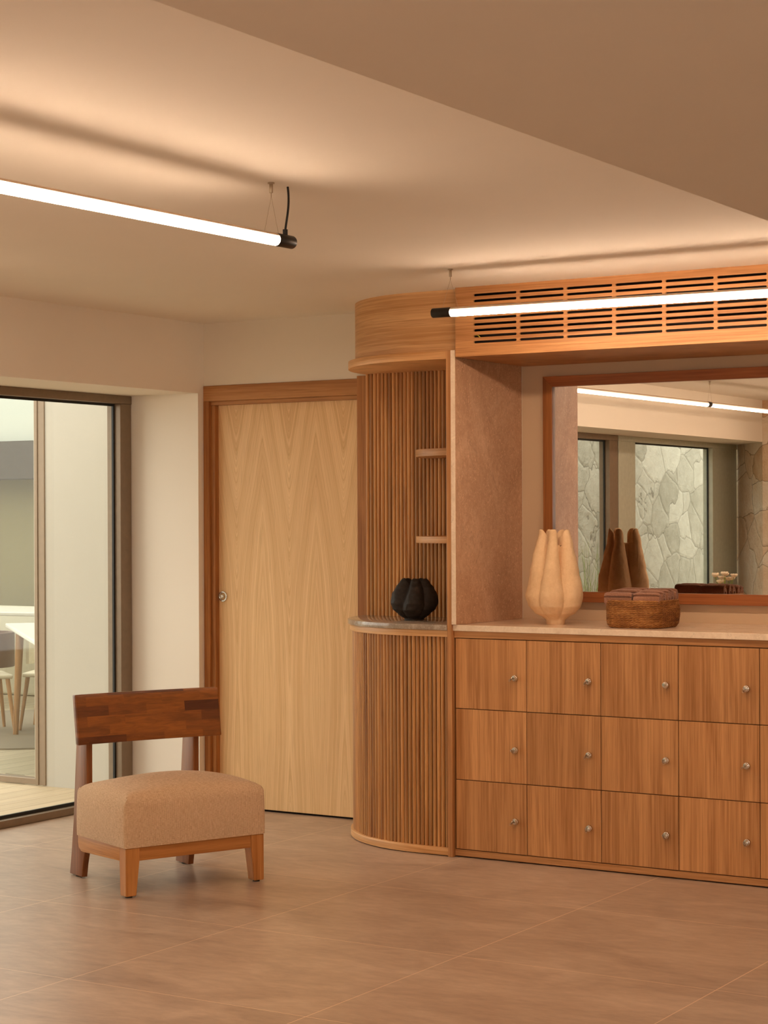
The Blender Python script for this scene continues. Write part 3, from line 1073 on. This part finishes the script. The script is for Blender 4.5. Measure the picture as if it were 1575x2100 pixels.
def tube_light(name, label, p0, p1, anchors, caps, cable=None, joint=None, group='white tube pendants', glow='lamp_diffuser'):
    p0, p1 = Vector(p0), Vector(p1)
    L = (p1 - p0).length
    d = (p1 - p0).normalized()
    rz = math.atan2(d.y, d.x)
    ln = thing(name, label, 'pendant light', p0, rz, group)
    tilt = math.asin(d.z)
    ln.rotation_euler = (0, -tilt, rz)
    r = 0.0185
    cap = 0.085
    segs = [(cap, L - cap)]
    if joint:
        segs = [(cap, joint - 0.02), (joint + 0.02, L - cap)]

    def arc_strip(x0, x1, a0, a1, rad, th, n=18):
        poly = [((rad) * math.cos(a0 + (a1 - a0) * k / n), (rad) * math.sin(a0 + (a1 - a0) * k / n)) for k in range(n + 1)]
        poly += [((rad - th) * math.cos(a0 + (a1 - a0) * (n - k) / n), (rad - th) * math.sin(a0 + (a1 - a0) * (n - k) / n)) for k in range(n + 1)]
        # local frame: prism z -> light x
        Mx = Matrix(((0, 0, 1, 0), (1, 0, 0, 0), (0, 1, 0, 0), (0, 0, 0, 1)))
        return MB().prism(poly, x0, x1, Mx)
    for a, c in segs:
        arc_strip(a, c, math.radians(146), math.radians(394), r * 0.97, 0.003, 30).build('diffuser', glow, ln, 40, label='glowing white diffuser')
        arc_strip(a, c, math.radians(32), math.radians(148), r * 1.0, 0.006).build('spine', 'lamp_spine', ln, 40)
    ca = MB()
    ca.cyl((0, 0, 0), (cap, 0, 0), r * 1.04, seg=28, bev=0.002)
    ca.build('end_cap', 'black_anodised', ln, 40, label='black end cap')
    MB().cyl((L - cap, 0, 0), (L, 0, 0), r * 1.04, seg=28, bev=0.002).build('end_cap', 'black_anodised', ln, 40, label='black end cap')
    if joint:
        MB().cyl((joint - 0.032, 0, 0), (joint + 0.032, 0, 0), r * 1.05, seg=28, bev=0.002).build('joint', 'black_anodised', ln, 40)
    for x in anchors:
        h = ZC - (p0.z + d.z * x)
        an = MB()
        an.cyl((x, 0, h - 0.030), (x, 0, h - 0.001), 0.0055, seg=16, bev=0.001)
        an.cyl((x, 0, h - 0.0035), (x, 0, h), 0.010, seg=20)
        an.build('ceiling_anchor', 'nickel', ln, 40)
        wi = MB()
        wi.tube([(x, 0, h - 0.030), (x, 0, h - 0.042)], 0.0012, 6)
        for sx in (-0.035, 0.035):
            wi.tube([(x, 0, h - 0.040), (x + sx, 0, r)], 0.0005, 6)
        wi.build('suspension_wire', 'nickel', ln, 40)
    if cable is not None:
        x, xc = cable
        h = ZC - p0.z
        pts = []
        for k in range(17):
            tt = k / 16
            xx = x + (xc - x) * (3 * tt * tt - 2 * tt ** 3)
            pts.append((xx, 0.006 * math.sin(tt * PI), 0.030 + (h - 0.030) * tt))
        cb = MB().tube(pts, 0.0034, 10)
        cb.cyl((x, 0, r), (x, 0, r + 0.016), 0.0075, seg=16)
        cb.build('power_cable', 'black_cable', ln, 40)
    return ln


tube_light('tube_light', 'white tube light with black cable hanging high on the left over the chair',
           (2.628, -3.050, 2.258), (2.632, -5.05, 2.241), [0.105, 1.85], 2, cable=(0.035, 0.020))
tube_light('tube_light', 'white tube light hanging in front of the slotted oak grille',
           (2.008, -1.167, 2.2515), (3.96, -1.167, 2.241), [0.080, 1.87], 2)
tube_light('tube_light', 'long jointed white tube light reflected in the mirror',
           (0.425, -2.25, 2.250), (0.60, -7.40, 2.250), [0.10, 3.10, 5.00], 2, joint=3.08, glow='lamp_diffuser_soft')  # near end lengthened out of view to light the wall above the window

tube_light('tube_light', 'added fill tube light, unseen, over the middle of the room behind the viewer',
           (3.0, -7.6, 2.250), (3.0, -5.6, 2.250), [0.10, 1.9], 2)  # lamp added out of view to brighten the stone wall and room
tube_light('tube_light', 'added fill tube light, unseen, at the far end of the room behind the viewer',
           (4.3, -9.4, 2.150), (8.0, -9.4, 2.150), [0.10, 3.6], 2, glow='lamp_diffuser_fill')  # lamp added out of view; its floor bounce lifts the ceiling

# ------------------------------------------------------------------ lounge chair
CH = thing('lounge_chair', 'low teak lounge chair with beige upholstered seat and curved wooden back', 'chair', (0.996, -1.622, 0), -0.40724)
# local axes: +x forward, +y to the sitter's left (away from the camera side)
WF, BF, WR = 0.310, 0.297, 0.257


def taper_leg(sy, name, mat):
    """front leg: outer corner at (BF, sy*WF); inner faces taper inwards to the foot"""
    b = bmesh.new()
    y1 = sy * WF
    rows = []
    for z, wx, wy in ((0.006, 0.052, 0.048), (0.138, 0.058, 0.062), (0.190, 0.058, 0.062)):
        rows.append([b.verts.new((BF - 0.003, y1 - sy * 0.003, z)), b.verts.new((BF - wx, y1 - sy * 0.003, z)),
                     b.verts.new((BF - wx, y1 - sy * wy, z)), b.verts.new((BF - 0.003, y1 - sy * wy, z))])
    for a, c in zip(rows, rows[1:]):
        for i in range(4):
            b.faces.new((a[i], a[(i + 1) % 4], c[(i + 1) % 4], c[i]))
    b.faces.new(rows[0])
    b.faces.new(rows[-1])
    bmesh.ops.recalc_face_normals(b, faces=b.faces)
    bmesh.ops.bevel(b, geom=b.edges[:], offset=0.0025, segments=2, affect='EDGES')
    m_ = MB()
    m_.merge(b)
    o = m_.build(name, mat, CH, 50)
    MB().cyl((BF - 0.026, y1 - sy * 0.026, 0.0), (BF - 0.026, y1 - sy * 0.026, 0.008), 0.014, seg=16).build('foot_glide', 'rubber', o)


def rear_leg(sy):
    prof = [(-0.297, 0.005), (-0.188, 0.005), (-0.176, 0.06), (-0.150, 0.14), (-0.138, 0.30), (-0.138, 0.54), (-0.112, 0.56), (-0.128, 0.738), (-0.145, 0.742),
            (-0.205, 0.60), (-0.232, 0.54), (-0.246, 0.40), (-0.262, 0.22), (-0.280, 0.10)]
    Mx = Matrix(((1, 0, 0, 0), (0, 0, 1, 0), (0, 1, 0, 0), (0, 0, 0, 1)))
    y0, y1 = (-WR, -WR + 0.026) if sy < 0 else (WR - 0.026, WR)
    o = MB().prism(prof, y0, y1, Mx, bev=0.003).build('leg', 'teak_rear_leg', CH, 40)
    MB().cyl((-0.243, (y0 + y1) / 2, 0.0), (-0.243, (y0 + y1) / 2, 0.008), 0.011, seg=16).build('foot_glide', 'rubber', o)


taper_leg(-1, 'leg', 'teak_leg')
taper_leg(1, 'leg', 'teak_leg')
rear_leg(-1)
rear_leg(1)


def rail_side(sy):
    prof = [(-0.118, 0.140), (-0.098, 0.128), (-0.085, 0.126), (BF - 0.058, 0.136), (BF - 0.058, 0.190), (-0.125, 0.190), (-0.125, 0.160)]
    Mx = Matrix(((1, 0, 0, 0), (0, 0, 1, 0), (0, 1, 0, 0), (0, 0, 0, 1)))
    y = sy * (WF - 0.006)
    MB().prism(prof, min(y, y - sy * 0.030), max(y, y - sy * 0.030), Mx, bev=0.002).build('seat_rail', 'teak_frame', CH, 40)


rail_side(-1)
rail_side(1)
MB().box(BF - 0.036, BF - 0.006, -WF + 0.062, WF - 0.062, 0.138, 0.190, 0.002).build('seat_rail', 'teak_rail', CH)
MB().box(-0.150, -0.120, -WF + 0.08, WF - 0.08, 0.138, 0.190, 0.002).build('seat_rail', 'teak_rail', CH)


def cushion():
    b = bmesh.new()
    bmesh.ops.create_cube(b, size=2)
    bmesh.ops.subdivide_edges(b, edges=b.edges[:], cuts=27, use_grid_fill=True)
    x0, x1 = -0.122, BF
    hx, hy, hz = (x1 - x0) / 2, WF + 0.002, 0.100
    cx, cz = (x0 + x1) / 2, 0.190 + hz
    R = 0.040
    for v in b.verts:
        u = v.co.copy()
        # more rows near the edges
        u = Vector([math.copysign(1 - (1 - abs(c)) ** 1.35, c) for c in u])
        p = Vector((u.x * hx, u.y * hy, u.z * hz))
        # top edges rolled, bottom and upright edges tight
        top = max(0.0, min(1.0, (p.z + hz) / (2 * hz)))
        rt = R if p.z > 0 else 0.010
        rv = 0.007
        # upright corners
        ix = max(-hx + rv, min(hx - rv, p.x))
        iy = max(-hy + rv, min(hy - rv, p.y))
        dx, dy = p.x - ix, p.y - iy
        dl = math.hypot(dx, dy)
        if dl > rv:
            dx, dy = dx / dl * rv, dy / dl * rv
        q = Vector((ix + dx, iy + dy, p.z))
        # rolled top / bottom edge
        ex = hx - abs(q.x)
        ey = hy - abs(q.y)
        e = min(ex, ey)
        if p.z > 0:
            iz = hz - R
            if p.z >= iz:
                e_in = max(0.0, R - e)
                dz = p.z - iz
                l_ = math.hypot(e_in, dz)
                if l_ > R:
                    f = R / l_
                    dz *= f
                    sh = e_in * (1 - f)
                    if ex <= ey:
                        q.x -= math.copysign(sh, q.x)
                    if ey <= ex:
                        q.y -= math.copysign(sh, q.y)
                q.z = iz + dz
        tx, ty = max(0, 1 - (q.x / hx) ** 2), max(0, 1 - (q.y / hy) ** 2)
        zt = (q.z + hz) / (2 * hz)
        q.z += 0.046 * (tx ** 0.75) * (ty ** 0.8) * max(0, zt - 0.5) * 2
        bul = 0.010 * math.sin(PI * min(1, max(0, zt)))
        if abs(u.x) > 0.999:
            q.x += math.copysign(bul * ty ** 0.5 * 0.6, u.x)
        if abs(u.y) > 0.999:
            q.y += math.copysign(bul * tx ** 0.5 * 1.2, u.y)
        # gentle lean of the sides toward the bottom
        v.co = Vector((q.x * (1 - 0.012 * max(0, zt)) + cx, q.y * (1 - 0.010 * zt), q.z + cz))
    bmesh.ops.recalc_face_normals(b, faces=b.faces)
    m_ = MB()
    m_.merge(b)
    o = m_.build('seat_cushion', 'ribbed_beige_fabric', CH, 75, label='thick beige ribbed upholstery')
    for sy in (-1, 1):
        MB().tube([(BF - 0.004 - 0.0012 * k, sy * (WF - 0.002), 0.194 + 0.150 * k / 8) for k in range(9)], 0.0022, 8).build('seam', 'ribbed_beige_fabric', o, 60)


cushion()


def backrest():
    b = bmesh.new()
    ny, nz = 24, 8
    rows_f, rows_b = [], []
    for j in range(nz + 1):
        z = 0.548 + (0.745 - 0.548) * j / nz
        rf, rb = [], []
        for i in range(ny + 1):
            y = -0.318 + 0.640 * i / ny
            c = (y / 0.32)
            xx = -0.086 - 0.030 * (j / nz) + 0.018 * c * c + 0.012 * c - 0.006
            lip = 0.010 if j in (0, nz) else 0.0
            rf.append(b.verts.new((xx, y, z)))
            rb.append(b.verts.new((xx - 0.026, y, z)))
        rows_f.append(rf)
        rows_b.append(rb)
    for j in range(nz):
        for i in range(ny):
            b.faces.new((rows_f[j][i], rows_f[j][i + 1], rows_f[j + 1][i + 1], rows_f[j + 1][i]))
            b.faces.new((rows_b[j][i + 1], rows_b[j][i], rows_b[j + 1][i], rows_b[j + 1][i + 1]))
    for i in range(ny):
        b.faces.new((rows_f[0][i + 1], rows_f[0][i], rows_b[0][i], rows_b[0][i + 1]))
        b.faces.new((rows_f[nz][i], rows_f[nz][i + 1], rows_b[nz][i + 1], rows_b[nz][i]))
    for j in range(nz):
        b.faces.new((rows_f[j][0], rows_f[j + 1][0], rows_b[j + 1][0], rows_b[j][0]))
        b.faces.new((rows_f[j + 1][ny], rows_f[j][ny], rows_b[j][ny], rows_b[j + 1][ny]))
    bmesh.ops.recalc_face_normals(b, faces=b.faces)
    es = [e for e in b.edges if len(e.link_faces) == 2 and e.calc_face_angle(0) > 1.0]
    bmesh.ops.bevel(b, geom=es, offset=0.005, segments=3, affect='EDGES', profile=0.5)
    m_ = MB()
    m_.merge(b)
    m_.build('backrest', 'teak_finger_joint', CH, 40, label='dark finger-jointed board')


backrest()

# ------------------------------------------------------------------ lobed vases


def lobed_vase(prof, H, lobes, foot_r, seed, notch, wall, name, mat, loc, label, fr_bot, fr_top):
    """prof: list of (z, outer radius). lobes: list of (angle, scale, tip_offset)."""
    rnd = random.Random(seed)
    NT_, NZ = 260, 130

    def P(z):
        for (z0, r0), (z1, r1) in zip(prof, prof[1:]):
            if z <= z1:
                f = (z - z0) / (z1 - z0)
                f = f * f * (3 - 2 * f) * 0.5 + f * 0.5
                return r0 + (r1 - r0) * f
        return prof[-1][1]

    def radius(th, z):
        p = P(z)
        t_ = z / H
        k = fr_bot + (fr_top - fr_bot) * max(0, min(1, (t_ - 0.12) / 0.8))
        if z < prof[1][0] * 1.6:
            k *= max(0.0, (z - prof[1][0]) / (prof[1][0] * 0.6)) if z > prof[1][0] else 0.0
        best = 0
        for a, sc, tw, wd in lobes:
            aa = a + tw * (t_ - 0.4)
            R = p * k
            rho = (p * sc - R) * wd
            R = p * sc - rho if k > 0 else R
            dd = th - aa
            sn = R * math.sin(dd)
            if abs(sn) < rho:
                c = R * math.cos(dd) + math.sqrt(rho * rho - sn * sn)
                best = max(best, c)
        core = p * (0.62 - 0.20 * t_) if k > 0 else p
        return max(best, core)
    b = bmesh.new()
    rings = []
    sd = Vector((seed * 3.1, seed * 1.7, 0))
    for j in range(NZ + 1):
        row = []
        for i in range(NT_):
            th = 2 * PI * i / NT_
            top = radius(th, H * 0.94) / (P(H * 0.94))
            ztop = H * (1 - notch * max(0.0, (0.97 - top)) ** 1.2)
            ztop += 0.006 * noise.noise(Vector((2 * math.cos(th), 2 * math.sin(th), seed)))
            z = ztop * (j / NZ)
            r = radius(th, z)
            d_ = Vector((math.cos(th), math.sin(th), 0))
            q = d_ * r + Vector((0, 0, z))
            f = min(1, z / 0.04)
            r += f * (0.0070 * noise.noise(q * 13 + sd) + 0.0016 * noise.noise(q * 70 + sd))
            row.append(b.verts.new((d_.x * r, d_.y * r, z)))
        rings.append(row)
    # rim rolls in and the inside drops away
    for inn, dz in ((wall * 0.35, 0.003), (wall * 0.8, 0.001), (wall, -0.010), (wall * 1.6, -0.35 * H)):
        row = []
        for v in rings[NZ]:
            d_ = Vector((v.co.x, v.co.y, 0))
            l_ = d_.length
            d_.normalize()
            row.append(b.verts.new((d_.x * max(0.004, l_ - inn), d_.y * max(0.004, l_ - inn), v.co.z + dz)))
        rings.append(row)
    for a, c in zip(rings, rings[1:]):
        for i in range(NT_):
            b.faces.new((a[i], a[(i + 1) % NT_], c[(i + 1) % NT_], c[i]))
    b.faces.new(rings[0][::-1])
    b.faces.new(rings[-1])
    body = [v for r_ in rings[3:NZ] for v in r_]
    for _ in range(3):
        bmesh.ops.smooth_vert(b, verts=body, factor=0.5, use_axis_x=True, use_axis_y=True, use_axis_z=True)
    bmesh.ops.recalc_face_normals(b, faces=b.faces)
    m_ = MB()
    m_.merge(b)
    o = m_.build(name, mat, None, 70)
    o.location = loc
    return tag(o, label, 'vase')


A0 = -63.3 * PI / 180
TALL = [(0.0, 0.037), (0.016, 0.038), (0.032, 0.056), (0.048, 0.088), (0.08, 0.114), (0.125, 0.1235), (0.17, 0.118),
        (0.225, 0.106), (0.275, 0.096), (0.34, 0.081), (0.405, 0.069)]
lobed_vase(TALL, 0.400, [(A0 - 0.22, 1.0, 0.10, 0.82), (A0 + 1.12, 1.0, -0.22, 0.98), (A0 - 1.46, 1.0, 0.18, 1.05),
                         (A0 + 2.50, 0.97, 0.25, 1.0), (A0 - 2.62, 0.97, -0.2, 1.0)],
           0.038, 3, 0.34, 0.010, 'tall_vase', 'sand_ceramic', (2.139, -0.365, 0.9885),
           'tall sand-coloured ceramic vase of merged gourd lobes on the counter', 0.42, 0.70)
BLK = [(0.0, 0.038), (0.006, 0.039), (0.013, 0.052), (0.026, 0.072), (0.050, 0.100), (0.078, 0.1105), (0.118, 0.104),
       (0.146, 0.090), (0.172, 0.070), (0.190, 0.056)]
A1 = -59.5 * PI / 180
lobed_vase(BLK, 0.184, [(A1 - 0.02, 1.0, 0.28, 0.95), (A1 + 1.18, 1.0, -0.15, 1.15), (A1 - 1.30, 1.0, 0.50, 1.1),
                        (A1 + 2.50, 0.97, 0, 1), (A1 - 2.55, 0.97, 0, 1)],
           0.038, 8, 0.55, 0.008, 'black_vase', 'black_ceramic', (1.421, -0.335, 0.9875),
           'squat black ceramic vase with pinched lobes on the grey stone top', 0.46, 0.66)

# ------------------------------------------------------------------ basket and rolled towels
BX, BY, BZ = 2.553, -0.384, 0.9885


def rounded_sq(hx, hy, r, n=8):
    pts = []
    for cx_, cy_, a0 in ((hx - r, hy - r, 0), (-hx + r, hy - r, PI / 2), (-hx + r, -hy + r, PI), (hx - r, -hy + r, 3 * PI / 2)):
        for k in range(n + 1):
            a = a0 + PI / 2 * k / n
            pts.append((cx_ + r * math.cos(a), cy_ + r * math.sin(a)))
    out = []
    for i in range(len(pts)):                 # add points along the sides
        p, q_ = pts[i], pts[(i + 1) % len(pts)]
        out.append(p)
        L_ = math.hypot(q_[0] - p[0], q_[1] - p[1])
        m_ = int(L_ / 0.012)
        for k in range(1, m_):
            out.append((p[0] + (q_[0] - p[0]) * k / m_, p[1] + (q_[1] - p[1]) * k / m_))
    return out


def basket():
    b = bmesh.new()
    rings = []
    HB = 0.112
    rows = 15
    per = 6
    for j in range(rows * per + 1):
        t_ = j / (rows * per)
        z = 0.001 + HB * t_
        rip = 0.0017 * abs(math.sin(PI * rows * t_)) ** 0.6
        grow = 0.119 + 0.006 * math.sin(PI * t_ * 0.9) - 0.006 * max(0, 0.12 - t_) / 0.12 + rip
        row = []
        for x_, y_ in rounded_sq(grow, grow + 0.004, 0.050):
            wob = 0.0022 * noise.noise(Vector((x_ * 9, y_ * 9, t_ * 3)))
            l_ = math.hypot(x_, y_)
            row.append(b.verts.new((x_ * (1 + wob / l_), y_ * (1 + wob / l_), z + 0.002 * noise.noise(Vector((x_ * 14, y_ * 14, 5))) * t_)))
        rings.append(row)
    n = len(rings[0])
    for inn, z in ((0.004, HB + 0.003), (0.009, HB + 0.001), (0.010, HB - 0.008), (0.012, 0.084)):
        rings.append([b.verts.new((v.co.x * (1 - inn / 0.12), v.co.y * (1 - inn / 0.12), z)) for v in rings[rows * per]])
    for a, c in zip(rings, rings[1:]):
        for i in range(n):
            b.faces.new((a[i], a[(i + 1) % n], c[(i + 1) % n], c[i]))
    b.faces.new(rings[0][::-1])
    b.faces.new(rings[-1])
    bmesh.ops.recalc_face_normals(b, faces=b.faces)
    m_ = MB()
    m_.merge(b)
    o = m_.build('woven_basket', 'woven_seagrass', None, 60)
    o.location = (BX, BY, BZ)
    tag(o, 'square woven seagrass basket full of brown towels on the counter', 'basket')


basket()


def towel_mesh(seed, L):
    rnd = random.Random(seed)
    b = bmesh.new()
    N = 64
    turns = 2.35
    th = 0.0056
    rin, rout = 0.0045, 0.0215
    nx = 16
    ph = rnd.uniform(-0.5, 0.5)
    secs = []
    for k in range(nx + 1):
        x_ = -L / 2 + L * k / nx
        e = abs(2 * k / nx - 1)
        shrink = 1 - 0.14 * e ** 7
        sec = []
        for i in range(N + 1):
            t_ = i / N
            a = ph + 2 * PI * turns * t_
            r = rin + (rout - rin) * t_
            for rr in (r + th * 0.5, r - th * 0.5):
                y_ = rr * math.cos(a) * 0.98 * shrink
                z_ = rr * math.sin(a) * 1.5 * shrink
                if z_ < -0.027:
                    z_ = -0.027 + (z_ + 0.027) * 0.2
                nn = noise.noise(Vector((x_ * 40, y_ * 60, z_ * 60)) + Vector((seed, 0, 0)))
                f = 1 + 0.05 * nn
                sec.append((x_ + (0.002 * nn if e > 0.9 else 0), y_ * f, z_ * f))
        secs.append([b.verts.new(s_) for s_ in sec])
    for a, c in zip(secs, secs[1:]):
        for i in range(N):
            o0, i0, o1, i1 = 2 * i, 2 * i + 1, 2 * i + 2, 2 * i + 3
            b.faces.new((a[o0], a[o1], c[o1], c[o0]))
            b.faces.new((a[i1], a[i0], c[i0], c[i1]))
        b.faces.new((a[0], c[0], c[1], a[1]))
        b.faces.new((a[2 * N + 1], c[2 * N + 1], c[2 * N], a[2 * N]))
    for sec in (secs[0], secs[-1]):
        for i in range(N):
            b.faces.new((sec[2 * i], sec[2 * i + 1], sec[2 * i + 3], sec[2 * i + 2]))
    bmesh.ops.recalc_face_normals(b, faces=b.faces)
    m_ = MB()
    m_.merge(b)
    return m_


ROWN = ['front row', 'second row', 'middle row', 'fourth row', 'back row by the mirror']
for j in range(5):
    for i in range(2):
        Lt = 0.122 if i == 0 else 0.112
        o = towel_mesh(10 * i + j, Lt).build('rolled_towel', 'brown_terry', None, 60)
        x = BX + (-0.066 if i == 0 else 0.056) + 0.004 * math.sin(7 * j + i)
        y = BY - 0.092 + j * 0.0462
        o.location = (x, y, BZ + 0.084 + 0.031 + [-.003, .003, .007, .009, .008][j])
        o.rotation_euler = (0, 0, 0.06 * math.sin(3 * j + i * 2))
        side = 'basket side toward the tall vase' if i == 0 else 'showing its coiled end'
        tag(o, 'brown rolled towel, %s, %s' % (ROWN[j], side), 'towel', 'rolled towels in the basket')

# ------------------------------------------------------------------ things only the mirror shows
st = thing('side_table', 'small pale side table carrying white flowers, reflected in mirror', 'table', (0.95, -4.55, 0))
MB().lathe([(0.22, 0.70), (0.225, 0.71), (0.225, 0.725), (0.22, 0.735)], 40).build('tabletop', 'cafe_wood', st, 40)
MB().lathe([(0.16, 0.0), (0.16, 0.012), (0.03, 0.03), (0.025, 0.70)], 32).build('pedestal', 'cafe_wood', st, 40)
fv = thing('flower_vase', 'small vase of white flowers reflected above the basket towels', 'vase', (0.95, -4.55, 0.735))
MB().lathe([(0.03, 0), (0.045, 0.03), (0.05, 0.08), (0.028, 0.13), (0.03, 0.15)], 28).build('vessel', 'sand_ceramic', fv, 40)
for k in range(11):
    rnd = random.Random(k)
    a = 2 * PI * k / 11
    rr = rnd.uniform(0.01, 0.085)
    tip = Vector((rr * math.cos(a), rr * math.sin(a), 0.285 + rnd.uniform(-0.03, 0.035)))
    MB().tube([(0, 0, 0.10), (tip.x * 0.4, tip.y * 0.4, 0.18), tip], 0.0018, 6).build('stem', 'grass_blade', fv)
    fb = MB()
    for q in range(6):
        b_ = bmesh.new()
        bmesh.ops.create_uvsphere(b_, u_segments=8, v_segments=6, radius=0.019)
        for v in b_.verts:
            v.co.z *= 0.45
        fb.merge(b_, Matrix.Translation(tip) @ Matrix.Rotation(2 * PI * q / 6, 4, 'Z') @ Matrix.Rotation(-0.5, 4, 'Y') @ Matrix.Translation((0.013, 0, 0.004)))
    fb.build('blossom', 'petal', fv, 60)
gb = MB()
rnd = random.Random(5)
for k in range(70):
    bx, by = rnd.gauss(0, 0.16), rnd.gauss(0, 0.2)
    h = rnd.uniform(0.7, 1.25)
    lx, ly = rnd.uniform(-0.25, 0.25), rnd.uniform(-0.3, 0.3)
    gb.tube([(bx + lx * t_ * t_, by + ly * t_ * t_, h * t_) for t_ in [q / 7 for q in range(8)]], lambda s_: 0.0045 * (1 - 0.85 * s_), 5)
o = gb.build('tall_grass', 'grass_blade', None, 60)
o.location = (-1.25, -7.05, -0.004)
o['kind'] = 'stuff'
o['label'] = 'tall green grass against the garden wall, reflected in mirror'
o['category'] = 'plant'
